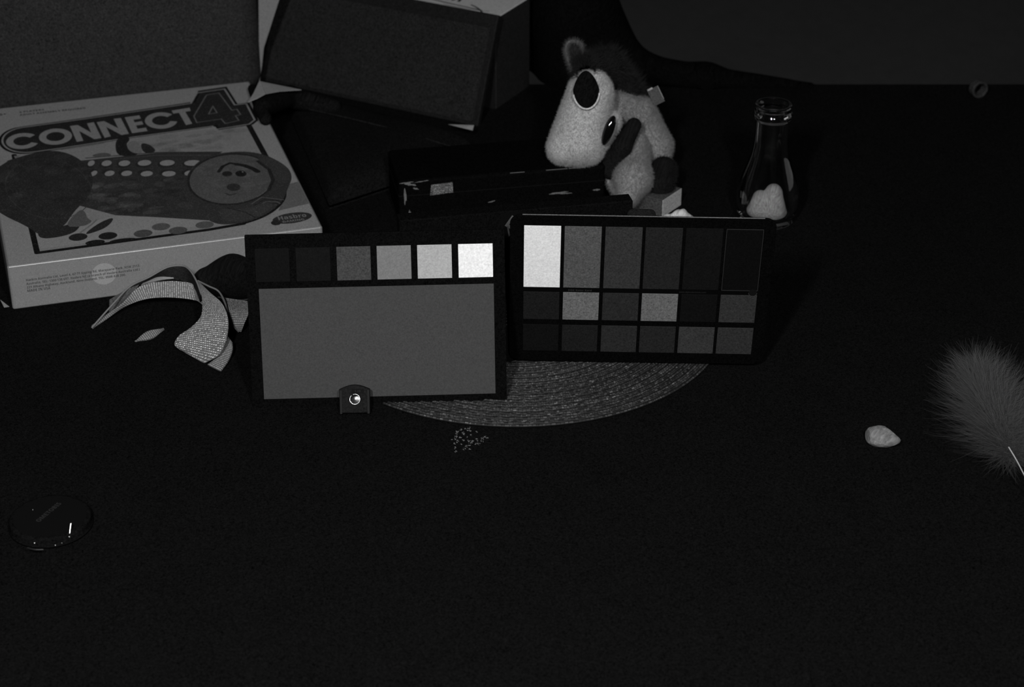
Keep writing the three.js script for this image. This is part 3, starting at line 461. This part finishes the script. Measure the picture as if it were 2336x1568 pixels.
// ---------------------------------------------------------------- the plush horse
{
  const B = [0.095, 0, -1.56], rel = (p) => [p[0] - B[0], p[1] - B[1], p[2] - B[2]];
  const t = thing('plush_horse', 'white plush horse with dark mane, head lowered on the black case', 'plush toy', B);
  const q = (a, b, ra, rb) => [rel(a), rel(b), ra, rb];
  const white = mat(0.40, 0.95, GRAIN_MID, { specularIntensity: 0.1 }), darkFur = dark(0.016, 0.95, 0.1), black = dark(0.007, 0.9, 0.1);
  const headCaps = [q([0.0637, 0.0976, -1.538], [0.0541, 0.0599, -1.532], 0.0188, 0.0225), q([0.0795, 0.0712, -1.542], [0.0716, 0.0566, -1.536], 0.0105, 0.009), q([0.0541, 0.0599, -1.532], [0.0418, 0.0547, -1.526], 0.0215, 0.0135), q([0.0541, 0.0572, -1.532], [0.0641, 0.0519, -1.526], 0.019, 0.0105), q([0.0698, 0.1113, -1.538], [0.0714, 0.1029, -1.538], 0.0055, 0.008)];
  const bodyCaps = [q([0.0851, 0.0737, -1.572], [0.105, 0.0625, -1.582], 0.013, 0.0145), q([0.1064, 0.0596, -1.585], [0.1221, 0.0312, -1.583], 0.0155, 0.0145), q([0.1226, 0.0325, -1.58], [0.1258, 0.0241, -1.574], 0.0125, 0.0085)];
  const legCaps = [q([0.1058, 0.0484, -1.555], [0.0994, 0.0298, -1.52], 0.0066, 0.0156), q([0.0994, 0.0298, -1.52], [0.0952, 0.0194, -1.51], 0.0154, 0.0098)];
  const slimCaps = [q([0.0759, 0.0305, -1.538], [0.0858, 0.0141, -1.53], 0.0028, 0.0036)];
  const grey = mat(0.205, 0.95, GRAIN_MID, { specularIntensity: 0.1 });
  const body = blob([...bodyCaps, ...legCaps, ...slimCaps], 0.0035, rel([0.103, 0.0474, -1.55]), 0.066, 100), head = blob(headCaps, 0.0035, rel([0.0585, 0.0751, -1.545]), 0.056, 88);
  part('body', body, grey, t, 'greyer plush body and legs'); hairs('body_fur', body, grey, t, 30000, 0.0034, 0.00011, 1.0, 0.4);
  const hd = part('head', head, white, t); hairs('face_fur', head, white, hd, 24000, 0.0028, 0.00011, 1.0, 0.4);
  const hoofs = blob([q([0.1268, 0.0265, -1.545], [0.1233, 0.0188, -1.532], 0.0112, 0.0120)], 0.003, rel([0.1243, 0.0225, -1.538]), 0.026, 40);
  part('hoof', hoofs, black, t); hairs('hoof_fur', hoofs, darkFur, t, 2600, 0.0034, 0.00012, 1.0, 0.3); part('hoof', blob([q([0.0913, 0.0124, -1.508], [0.0892, 0.0085, -1.506], 0.0055, 0.005)], 0.003, rel([0.0903, 0.0104, -1.507]), 0.014, 28), black, t);
  // mane: dark core and long hair
  const mane = blob([q([0.056, 0.1076, -1.575], [0.0792, 0.1057, -1.58], 0.008, 0.013), q([0.0792, 0.1057, -1.58], [0.0974, 0.081, -1.588], 0.013, 0.011), q([0.0609, 0.1134, -1.56], [0.0598, 0.1164, -1.527], 0.009, 0.0072), q([0.062, 0.1088, -1.56], [0.0726, 0.1072, -1.57], 0.006, 0.008), q([0.0974, 0.081, -1.588], [0.1124, 0.0667, -1.597], 0.010, 0.006)], 0.004, rel([0.0813, 0.094, -1.58]), 0.05, 64);
  part('mane', mane, black, t); hairs('mane_hair', mane, dark(0.022, 0.9, 0.1), t, 6000, 0.011, 0.00013, 1.2, -0.1);
  // near ear: dark lining and pale bound edge; far ear: pale fuzzy outline
  const face = new THREE.Euler(-0.42, 0.05, 0.04);
  const ear = new THREE.SphereGeometry(1, 40, 28); { const p = ear.attributes.position; for (let i = 0; i < p.count; i++) { const y = p.getY(i); p.setX(i, p.getX(i) * (y > 0 ? 1 - 0.28 * y : 1)); } ear.scale(0.0106, 0.0152, 0.0046); ear.rotateX(face.x); ear.rotateY(face.y); ear.computeVertexNormals(); }
  const ec = rel([0.0597, 0.108, -1.5205]); ear.translate(ec[0], ec[1], ec[2]); const lining = part('ear', metricSmooth(ear), dark(0.004, 0.95, 0.05), t, 'ear with dark lining');
  const rimPts = []; for (let i = 0; i <= 16; i++) { const a = -2.9 + i / 16 * 2.7; rimPts.push(new THREE.Vector3(0.0108 * Math.cos(a) * (Math.sin(a) > 0 ? 1 - 0.28 * Math.sin(a) : 1), 0.0155 * Math.sin(a), 0.0008).applyEuler(face).add(V3(ec)).toArray()); }
  const rim = tube(rimPts, 0.0008, 48, 8); part('ear_edge', metricSmooth(rim), mid(0.5, 0.9), lining); 
  const far = tube([[0.0493, 0.1057, -1.567], [0.0467, 0.113, -1.569], [0.0444, 0.1218, -1.57], [0.0462, 0.1291, -1.571], [0.0541, 0.1295, -1.572], [0.0586, 0.1222, -1.573], [0.0576, 0.1115, -1.571]].map(rel), 0.0013, 40, 8);
  const fe = part('ear', metricSmooth(blob([q([0.0522, 0.1199, -1.575], [0.053, 0.1076, -1.573], 0.0055, 0.0055)], 0.003, rel([0.0526, 0.1138, -1.574]), 0.016, 28)), dark(0.014, 0.95, 0.1), t);
  part('ear_edge', metricSmooth(far), mid(0.09, 0.95), fe); hairs('ear_fur', far, mid(0.10, 0.95), fe, 1800, 0.0042, 0.00011, 1.1, 0);
  // dark lock hanging between the face and the leg
  const lock = blob([q([0.1009, 0.0656, -1.548], [0.091, 0.0532, -1.532], 0.0062, 0.0072), q([0.091, 0.0532, -1.532], [0.0806, 0.0317, -1.53], 0.0072, 0.0062), q([0.0776, 0.0453, -1.535], [0.0799, 0.0355, -1.532], 0.005, 0.005)], 0.004, rel([0.0899, 0.0499, -1.537]), 0.036, 52);
  part('dark_lock', lock, black, t, 'dark fur lock below the eye'); hairs('lock_fur', lock, darkFur, t, 1500, 0.002, 0.00012, 0.8, 0.4);
  { const n = rel([0.0338, 0.0514, -1.521]); const g = new THREE.SphereGeometry(1, 20, 14).scale(0.0026, 0.0019, 0.0016).translate(n[0], n[1], n[2]); part('nostril', metricSmooth(g), mid(0.12, 0.9), hd); }
  // eye
  const eye = new THREE.SphereGeometry(1, 32, 24).scale(0.0044, 0.0128, 0.0036).rotateZ(-0.40).rotateX(-0.2).rotateY(0.2); const ey = rel([0.0786, 0.0719, -1.522]); eye.translate(ey[0], ey[1], ey[2]);
  const em = mat(0.003, 0.06, null, { clearcoat: 1, clearcoatRoughness: 0.03 }); part('eye', eye, em, t);
  // woven tag
  const tg = rel([0.1206, 0.0775, -1.585]); const tag = new THREE.Group(); tag.name = 'tag'; tag.position.set(tg[0], tg[1], tg[2]); tag.rotation.set(-0.3, 0, 0.46); t.add(tag);
  part('label_flap', box(0.0098, 0.0145, 0.0006, 0.0002, 0, -0.001, 0, 1), mid(0.055, 0.8), tag); part('folded_edge', box(0.0048, 0.0016, 0.0012, 0.0003, -0.0022, 0.0063, 0.0002, 1), mid(0.3, 0.7), tag); part('side_edge', box(0.0007, 0.0122, 0.001, 0.0002, 0.0048, 0, 0.0002, 1), mid(0.2, 0.7), tag);
}

// ---------------------------------------------------------------- glass bottle with something pale inside
{
  const at = [0.2093, 0, -1.5040];
  const t = thing('glass_bottle', 'small clear glass bottle standing right of the plush toy', 'bottle', at);
  const outer = [[0.0001, 0.0022], [0.014, 0.0018], [0.0185, 0], [0.0222, 0.0012], [0.0238, 0.005], [0.0246, 0.011], [0.0252, 0.02], [0.0250, 0.0275], [0.0238, 0.034], [0.0212, 0.0425], [0.0180, 0.0515], [0.0155, 0.060], [0.0142, 0.069], [0.0137, 0.077], [0.0137, 0.086], [0.0139, 0.090], [0.0155, 0.0915], [0.0158, 0.0945], [0.0150, 0.0965], [0.0146, 0.098], [0.0150, 0.1005], [0.0146, 0.1025]];
  const inner = [[0.0126, 0.1025], [0.0115, 0.098], [0.0110, 0.086], [0.0111, 0.073], [0.0118, 0.062], [0.0138, 0.0515], [0.0162, 0.0425], [0.0184, 0.034], [0.0197, 0.0275], [0.0205, 0.02], [0.0202, 0.011], [0.0185, 0.0066], [0.013, 0.0055], [0.0001, 0.006]];
  const cv = new THREE.CatmullRomCurve3([...outer].map((p) => new THREE.Vector3(p[0], p[1], 0))), ci = new THREE.CatmullRomCurve3(inner.map((p) => new THREE.Vector3(p[0], p[1], 0)));
  const prof = [...cv.getPoints(110), ...ci.getPoints(80)].map((p) => new THREE.Vector2(Math.max(0.00005, p.x), p.y));
  const glass = new THREE.MeshPhysicalMaterial({ color: 0xffffff, transmission: 1, thickness: 0.0025, ior: 1.6, roughness: 0.02, specularIntensity: 1 });
  part('glass_wall', new THREE.LatheGeometry(prof, 96), glass, t);
  const wb = thing('reflector_carton', 'unseen white carton added at the right end of the table as a reflector for the bottle', 'carton', [0.66, 0, -1.56], -1.1);  // added reflector, mirrored as a highlight in the bottle's right flank
  part('carton_body', box(0.34, 0.15, 0.07, 0.002, 0, 0.075, 0), soft(0.85, 0.7), wb);
  const p2 = thing('cotton_wad', 'pale soft wad lying in the bottom of the glass bottle', 'wad', [at[0], 0.0062, at[2]]);
  const g = blob([[[0.004, 0.005, 0.003], [0.005, 0.0175, 0.0], 0.0118, 0.0075], [[-0.0085, 0.005, 0.003], [-0.0065, 0.014, 0], 0.0078, 0.0058]], 0.003, [0, 0.012, 0], 0.026, 52);
  const p = g.attributes.position; for (let i = 0; i < p.count; i++) p.setY(i, Math.max(0.0004, p.getY(i))); g.computeVertexNormals();
  part('cotton', g, mid(0.33, 0.95), p2);
}

// ---------------------------------------------------------------- woven strap and pouch in front of the game box
{
  const wv = canvasTexture(256, 1024, (g, w, h) => {   // one repeat: 25 mm across, 100 mm along; cross ribs of small bright bumps
    g.fillStyle = css(0.10); g.fillRect(0, 0, w, h); const rows = 62;
    for (let r = 0; r < rows; r++) for (let k = 0; k < 22; k++) { const a = rr(0.18, 0.62) * (k % 2 ? 0.75 : 1.15); g.fillStyle = css(Math.min(0.95, a)); g.beginPath(); g.ellipse((k + 0.5 + (r % 2) * 0.5) * w / 22, (r + 0.5) * h / rows, w / 22 * 0.42, h / rows * 0.3, 0, 0, 7); g.fill(); }
  });
  wv.wrapS = wv.wrapT = THREE.RepeatWrapping; wv.repeat.set(1 / 0.025, 1 / 0.1);
  const web = new THREE.MeshPhysicalMaterial({ map: wv, bumpMap: wv, bumpScale: 0.0004, roughness: 0.75, specularIntensity: 0.35 });
  const lin = dark(0.016, 0.9, 0.15), B = [-0.2513, 0, -1.3232], rel = (p) => [p[0] - B[0], p[1] - B[1], p[2] - B[2]];
  const t = thing('woven_strap', 'pale woven webbing strap curled in loops before the game box', 'strap', B);
  const R = (nm, a, b, m, th) => part(nm, ribbon(a.map(rel), b.map(rel), th), m, t);
  R('webbing', [[-0.3124, 0.002, -1.3168], [-0.3039, 0.005, -1.3277], [-0.2932, 0.01, -1.3351], [-0.2796, 0.02, -1.3457], [-0.2613, 0.023, -1.3485], [-0.2471, 0.023, -1.3478], [-0.2397, 0.022, -1.3462], [-0.2337, 0.02, -1.34]], [[-0.3111, 0.001, -1.3145], [-0.3021, 0.003, -1.3259], [-0.291, 0.007, -1.3379], [-0.2756, 0.011, -1.3423], [-0.2615, 0.012, -1.3433], [-0.2468, 0.011, -1.3437], [-0.2363, 0.009, -1.3433], [-0.2327, 0.008, -1.3402]], web);
  R('webbing', [[-0.2351, 0.029, -1.3383], [-0.2302, 0.028, -1.3232], [-0.2271, 0.026, -1.309], [-0.2266, 0.022, -1.2933], [-0.2331, 0.017, -1.2865], [-0.2418, 0.012, -1.2824], [-0.2445, 0.007, -1.2789], [-0.2365, 0.002, -1.2755]], [[-0.2338, 0.03, -1.3364], [-0.222, 0.03, -1.3166], [-0.2114, 0.028, -1.3024], [-0.2056, 0.024, -1.2869], [-0.2051, 0.018, -1.2774], [-0.2064, 0.013, -1.2694], [-0.2108, 0.007, -1.2633], [-0.2212, 0.002, -1.2607]], web);
  R('webbing', [[-0.2169, 0.016, -1.3349], [-0.2099, 0.015, -1.3145], [-0.2063, 0.01, -1.3061], [-0.2013, 0.003, -1.3061]], [[-0.1945, 0.016, -1.3279], [-0.1944, 0.014, -1.3144], [-0.1972, 0.009, -1.3079], [-0.2002, 0.002, -1.3073]], web);
  R('webbing', [[-0.207, 0.008, -1.2896], [-0.2085, 0.006, -1.2774], [-0.2123, 0.003, -1.2685], [-0.2186, 0.001, -1.2599]], [[-0.2029, 0.009, -1.2799], [-0.2018, 0.007, -1.2724], [-0.2035, 0.004, -1.2616], [-0.208, 0.001, -1.2504]], web);
  R('webbing', [[-0.2763, 0.002, -1.2932], [-0.2688, 0.004, -1.3043], [-0.2577, 0.003, -1.3115]], [[-0.2756, 0.001, -1.2944], [-0.2647, 0.001, -1.299], [-0.2575, 0.001, -1.3132]], web);
  R('lining', [[-0.2863, 0.02, -1.3464], [-0.2727, 0.026, -1.3492], [-0.2583, 0.031, -1.3568], [-0.2476, 0.032, -1.3563], [-0.2425, 0.032, -1.3512], [-0.2354, 0.03, -1.3364], [-0.2294, 0.027, -1.3196]], [[-0.2929, 0.006, -1.3504], [-0.2782, 0.014, -1.3566], [-0.2597, 0.019, -1.3578], [-0.2494, 0.02, -1.3558], [-0.2432, 0.02, -1.3515], [-0.2379, 0.018, -1.3453], [-0.2317, 0.016, -1.3279]], lin);
  part('edge_binding', tube([[-0.3115, 0.002, -1.314], [-0.2965, 0.014, -1.3317], [-0.2861, 0.0205, -1.3455], [-0.2725, 0.0265, -1.3482], [-0.2581, 0.0315, -1.3558], [-0.2474, 0.0325, -1.3553], [-0.2424, 0.0325, -1.3502], [-0.2349, 0.0305, -1.3354], [-0.229, 0.0275, -1.3186]].map(rel), 0.0007, 60, 8), mid(0.16, 0.8), t);
  part('edge_binding', tube([[-0.2335, 0.0305, -1.3347], [-0.2243, 0.029, -1.3284], [-0.2183, 0.026, -1.3278], [-0.2131, 0.022, -1.3207], [-0.2093, 0.017, -1.3108], [-0.2053, 0.009, -1.3052], [-0.2016, 0.003, -1.3061]].map(rel), 0.0007, 48, 8), mid(0.11, 0.8), t);
  R('webbing', [[-0.2752, 0.021, -1.3539], [-0.2653, 0.024, -1.3538], [-0.255, 0.024, -1.3531]], [[-0.2788, 0.02, -1.3472], [-0.265, 0.0225, -1.3509], [-0.2544, 0.023, -1.3529]], mid(0.22, 0.85), 0.0008);
  R('webbing', [[-0.302, 0.012, -1.3397], [-0.2891, 0.018, -1.3446], [-0.28, 0.021, -1.3467]], [[-0.3036, 0.001, -1.3408], [-0.2988, 0.004, -1.3393], [-0.2932, 0.009, -1.3362]], dark(0.07, 0.9), 0.0008);
}
{
  const t = thing('dark_pouch', 'rounded dark pouch between the strap and the grey card', 'pouch', [-0.205, 0, -1.371]);
  const g = blob([[[-0.027, 0.0115, 0.001], [-0.008, 0.0145, 0], 0.0115, 0.0165], [[-0.008, 0.0145, 0], [0.014, 0.0125, 0.004], 0.0165, 0.0125]], 0.008, [0, 0.016, 0], 0.05, 48);
  const p = g.attributes.position; for (let i = 0; i < p.count; i++) p.setY(i, Math.max(0.0004, p.getY(i))); g.computeVertexNormals();
  part('pouch_body', g, dark(0.006, 0.9, 0.1), t);
  part('piping', metricSmooth(tube([[-0.018, 0.006, 0.0155], [0.0, 0.0045, 0.018], [0.018, 0.009, 0.0165]], 0.0007, 24, 6)), mid(0.03), t);
}

// ---------------------------------------------------------------- small things on the near part of the table
{ // leather tab with a metal snap in front of the grey card
  const t = thing('snap_tab', 'small dark leather tab with a shiny metal snap before the grey card', 'leather tab', [-0.1081, 0, -1.1935], 0.03);
  const w = 0.0211, h = 0.0202, L = -0.42, pts = [[-w / 2, 0.0008], [w / 2, 0.0008], [w / 2, h * 0.86]]; for (let i = 1; i < 10; i++) { const s = i / 10; pts.push([w / 2 - w * s, h * 0.86 + 0.0030 * Math.sin(Math.PI * s)]); } pts.push([-w / 2, h * 0.86]);
  part('leather', metric(shapeGeo(pts, 0.003, 0.0008).rotateX(L)), dark(0.0065, 0.6, 0.12), t);
  const tx = canvasTexture(256, 96, (g, W, H) => { g.fillStyle = css(0.0055); g.fillRect(0, 0, W, H); g.fillStyle = css(0.022); g.font = 'bold 66px serif'; g.textBaseline = 'middle'; g.fillText('1.c6', 60, H / 2); });
  part('stamped_mark', new THREE.PlaneGeometry(0.0085, 0.003).translate(0.0022, h * 0.80, 0.00395).rotateX(L), new THREE.MeshPhysicalMaterial({ map: tx, roughness: 0.7, specularIntensity: 0.1 }), t);
  part('raised_edge', merge([-1, 1].map((s) => new RoundedBoxGeometry(0.0016, h * 0.82, 0.0007, 2, 0.0003).translate(s * 0.0094, h * 0.43, 0.0041).rotateX(L))), dark(0.016, 0.7, 0.15), t);
  const snap = new THREE.Group(); snap.name = 'snap'; snap.position.set(0.0002, 0.0105 * Math.cos(L) + 0.0038 * Math.sin(-L), 0.0038 * Math.cos(L) + 0.0105 * Math.sin(L)); snap.rotation.x = L - 0.15; snap.rotation.y = -0.085; t.add(snap);
  const metal = new THREE.MeshPhysicalMaterial({ color: 0xe8e8e8, metalness: 1, roughness: 0.12 });
  part('snap_cap', new THREE.LatheGeometry([[0.00005, 0.00044], [0.0028, 0.00014], [0.0031, 0]].map((q) => new THREE.Vector2(q[0], q[1])), 64).rotateX(Math.PI / 2), metal, snap);
  part('snap_ring', new THREE.TorusGeometry(0.0035, 0.0002, 12, 48).translate(0, 0, 0.0004), new THREE.MeshPhysicalMaterial({ color: 0xf0f0f0, metalness: 1, roughness: 0.28 }), snap);
}
{ // lens cap
  const B = [-0.2905, 0.004, -1.0573], t = thing('lens_cap', 'black lens cap with faint lettering lying at the lower left', 'lens cap', [B[0], 0, B[2]], 0);
  const R = 0.0255, rel = (p) => [p[0] - B[0], p[1], p[2] - B[2]];
  part('cap_disc', metric(new THREE.LatheGeometry([[0.0001, 0.0066], [R - 0.0022, 0.0066], [R - 0.0006, 0.0062], [R, 0.0052], [R, 0.0018], [R + 0.0008, 0.0014], [R + 0.0008, 0.0002], [0.0001, 0]].map((q) => new THREE.Vector2(q[0], q[1])), 72)), dark(0.0052, 0.8, 0.02), t);
  const tx = canvasTexture(512, 512, (g, w, h) => { g.fillStyle = css(0.0052); g.fillRect(0, 0, w, h); g.save(); g.translate(w * 0.46, h * 0.40); g.rotate(-1.13); g.fillStyle = css(0.026); g.font = 'bold 52px sans-serif'; g.textAlign = 'center'; g.textBaseline = 'middle'; g.fillText('OMETOBIS', 0, 0, 270); g.restore(); });
  part('face_print', new THREE.CircleGeometry(R - 0.0028, 48).rotateX(-Math.PI / 2).translate(0, 0.00672, 0), new THREE.MeshPhysicalMaterial({ map: tx, roughness: 0.8, specularIntensity: 0.03 }), t);
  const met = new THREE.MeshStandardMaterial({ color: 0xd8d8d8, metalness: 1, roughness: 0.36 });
  { const p = rel([-0.2745, 0.0066, -1.0384]); part('spring_clip', tube([p, [p[0] + 0.0002, p[1] + 0.0025, p[2] - 0.0019], [p[0] + 0.0005, p[1] + 0.0049, p[2] - 0.0038]], 0.0005, 12, 12), met, t, 'shiny spring clip tilted to catch a glint'); }  // clip tilted up so the lamps glint on it
  for (const [p, r] of [[[-0.2737, 0.0074, -1.0334], 0.00055], [[-0.2807, 0.0072, -1.0247], 0.00045], [[-0.2939, 0.0072, -1.027], 0.00062], [[-0.2772, 0.007, -1.0273], 0.0003], [[-0.3027, 0.007, -1.0642], 0.00028]]) { const c = rel(p); part('glint_bead', new THREE.SphereGeometry(r, 14, 10).translate(c[0], c[1], c[2]), met, t); }  // pale metal beads standing in for small glints on the cap
  part('rim_glint', tube([[-0.2977, 0.0058, -1.0239], [-0.2931, 0.0056, -1.0223], [-0.2877, 0.0056, -1.0223]].map(rel), 0.0006, 16, 8), mat(0.008, 0.42, null, { specularIntensity: 1 }), t, 'glossy rim piece added for a glint');  // extra glossy piece that draws the glint along the rim

}
{ // pebble
  const t = thing('pebble', 'small pale pebble alone on the black table at the right', 'pebble', [0.2488, 0, -1.1545], -0.42);
  const g = new THREE.IcosahedronGeometry(1, 20), p = g.attributes.position, planes = [[0.3, 0.9, 0.3, 0.86], [0.6, 0.4, -0.7, 0.72], [-0.6, 0.6, -0.5, 0.9], [-0.9, 0.1, 0.42, 0.84], [0.1, 0.3, 0.95, 0.93]];
  for (let i = 0; i < p.count; i++) { const v = new THREE.Vector3().fromBufferAttribute(p, i); let n = 1; for (const [a, b, c, d] of planes) { const q = v.x * a + v.y * b + v.z * c; if (q > 0.02) { const l = d / q; n = n - Math.max(0, n - l) * 0.85; } } n *= 1 + 0.015 * Math.sin(v.x * 9 + 1) * Math.sin(v.y * 8 + v.z * 7); const tp = 1 - 0.2 * v.x; p.setXYZ(i, v.x * n * 0.0122, Math.max(-0.0052, v.y * n * 0.0066 * tp), v.z * n * 0.0090 * tp); }
  const m = mergeVertices(g.deleteAttribute('normal').deleteAttribute('uv'), 1e-6); m.computeVertexNormals(); m.translate(0, 0.0053, 0);
  part('stone', metricSmooth(m), mid(0.165, 0.85), t);
}
{ // dry white residue flaked on the table
  const l = [], S = 1 / 11.68; const B = [-0.0323, 0, -1.162];
  const spots = [[800, 540, 50], [770, 600, 45], [760, 690, 45], [745, 745, 40], [820, 810, 55], [890, 690, 45], [900, 480, 45], [970, 570, 50], [1000, 610, 35], [1090, 500, 40], [1140, 415, 50], [1030, 445, 30], [1180, 500, 35], [1200, 830, 75], [1270, 810, 45], [1150, 800, 40], [990, 780, 35], [1080, 950, 45], [1030, 1030, 45], [1190, 1030, 30], [1450, 890, 50], [1550, 790, 65], [1560, 720, 45], [1640, 670, 35], [1700, 710, 35], [1350, 880, 35], [1380, 740, 30], [1380, 540, 30], [1210, 635, 35], [650, 770, 35], [720, 870, 40], [770, 1000, 40], [780, 1110, 45], [1400, 790, 30], [1110, 690, 20], [930, 900, 20], [1180, 930, 25]];
  for (const [u, v, r] of spots) { const n = 4 + Math.floor(r / 14); for (let k = 0; k < n; k++) { const x = (u + rr(-r, r) * 0.8 - 1100) * S * 0.000262, z = (v + rr(-r, r) * 0.7 - 720) * S * 0.00052, q = []; const s = rr(0.0001, 0.00034); for (let i = 0; i < 7; i++) { const a = i / 7 * 6.283; q.push([Math.cos(a) * s * rr(0.6, 1.6), Math.sin(a) * s * rr(0.6, 1.8)]); } l.push(shapeGeo(q, 0.00012).rotateX(-Math.PI / 2).rotateY(rnd() * 3).translate(x, 0.00002, z)); } }
  const o = new THREE.Mesh(merge(l), mat(0.17, 0.9)); o.name = 'dried_residue'; o.position.set(-0.0303, B[1], -1.1615); o.castShadow = o.receiveShadow = true;
  o.userData = { label: 'patch of dried pale flakes on the table before the placemat', category: 'residue', kind: 'stuff' }; scene.add(o);
}
{ // downy feather at the right edge
  const B = [0.3355, 0, -1.1614], t = thing('downy_feather', 'fluffy grey downy feather with a bright quill at the right edge', 'feather', B);
  const rel = (p) => [p[0] - B[0], p[1] - B[1], p[2] - B[2]];
  const axis = new THREE.CatmullRomCurve3([[0.3326, 0.01, -1.0854], [0.3287, 0.013, -1.1132], [0.3255, 0.016, -1.1438], [0.3232, 0.018, -1.1834], [0.3251, 0.016, -1.2291]].map(rel).map(V3));
  part('quill', metricSmooth(tube([[0.3298, 0.016, -1.0742], [0.3261, 0.021, -1.0828], [0.3222, 0.027, -1.0911], [0.3178, 0.033, -1.0973]].map(rel), 0.00038, 30, 8)), mat(0.34, 0.4), t, 'bright bare quill');
  const shaft = metricSmooth(new THREE.TubeGeometry(axis, 30, 0.00018, 6)); part('shaft', shaft, mid(0.1), t);
  const barb = new THREE.BufferGeometry(); { const pos = [], ind = []; const n = 6; for (let i = 0; i <= n; i++) { const s = i / n, w = 1 - 0.8 * s, x = s - 0.12 * s * s, y = 0.38 * s * s; pos.push(x, y, -w, x, y, w); if (i < n) { const k = i * 2; ind.push(k, k + 1, k + 2, k + 1, k + 3, k + 2); } } barb.setAttribute('position', new THREE.Float32BufferAttribute(pos, 3)); barb.setIndex(ind); barb.computeVertexNormals(); }
  const N = 13000, m = new THREE.MeshStandardMaterial({ roughness: 0.9, side: THREE.DoubleSide }); m.color.setRGB(0.06, 0.06, 0.06);
  const o = new THREE.InstancedMesh(barb, m, N); o.name = 'down'; o.userData.kind = 'stuff'; o.castShadow = o.receiveShadow = true;
  const M = new THREE.Matrix4(), Q = new THREE.Quaternion(), e = new THREE.Euler();
  for (let i = 0; i < N; i++) {
    const s = Math.pow(rnd(), 0.9), P = axis.getPoint(0.28 + 0.72 * s); P.x += rr(-0.007, 0.007); P.y += rr(-0.004, 0.004); P.z += rr(-0.009, 0.009);
    e.set(rr(-0.7, 0.7), rnd() * Math.PI * 2, rr(-0.25, 0.45), 'YXZ'); Q.setFromEuler(e);
    const L = rr(0.010, 0.044) * (0.7 + 0.6 * Math.sin(Math.PI * Math.min(1, 0.15 + s))); M.compose(P, Q, new THREE.Vector3(L, L * 0.6, 0.00007)); 
    const tip = new THREE.Vector3(0.88, 0.38, 0).applyMatrix4(M); if (tip.y < -B[1] + 0.001) { i--; continue; }
    o.setMatrixAt(i, M);
  }
  t.add(o);
}

scene.traverse((o) => { if (o.isMesh) { o.castShadow = true; o.receiveShadow = true; } });
renderer.render(scene, camera);
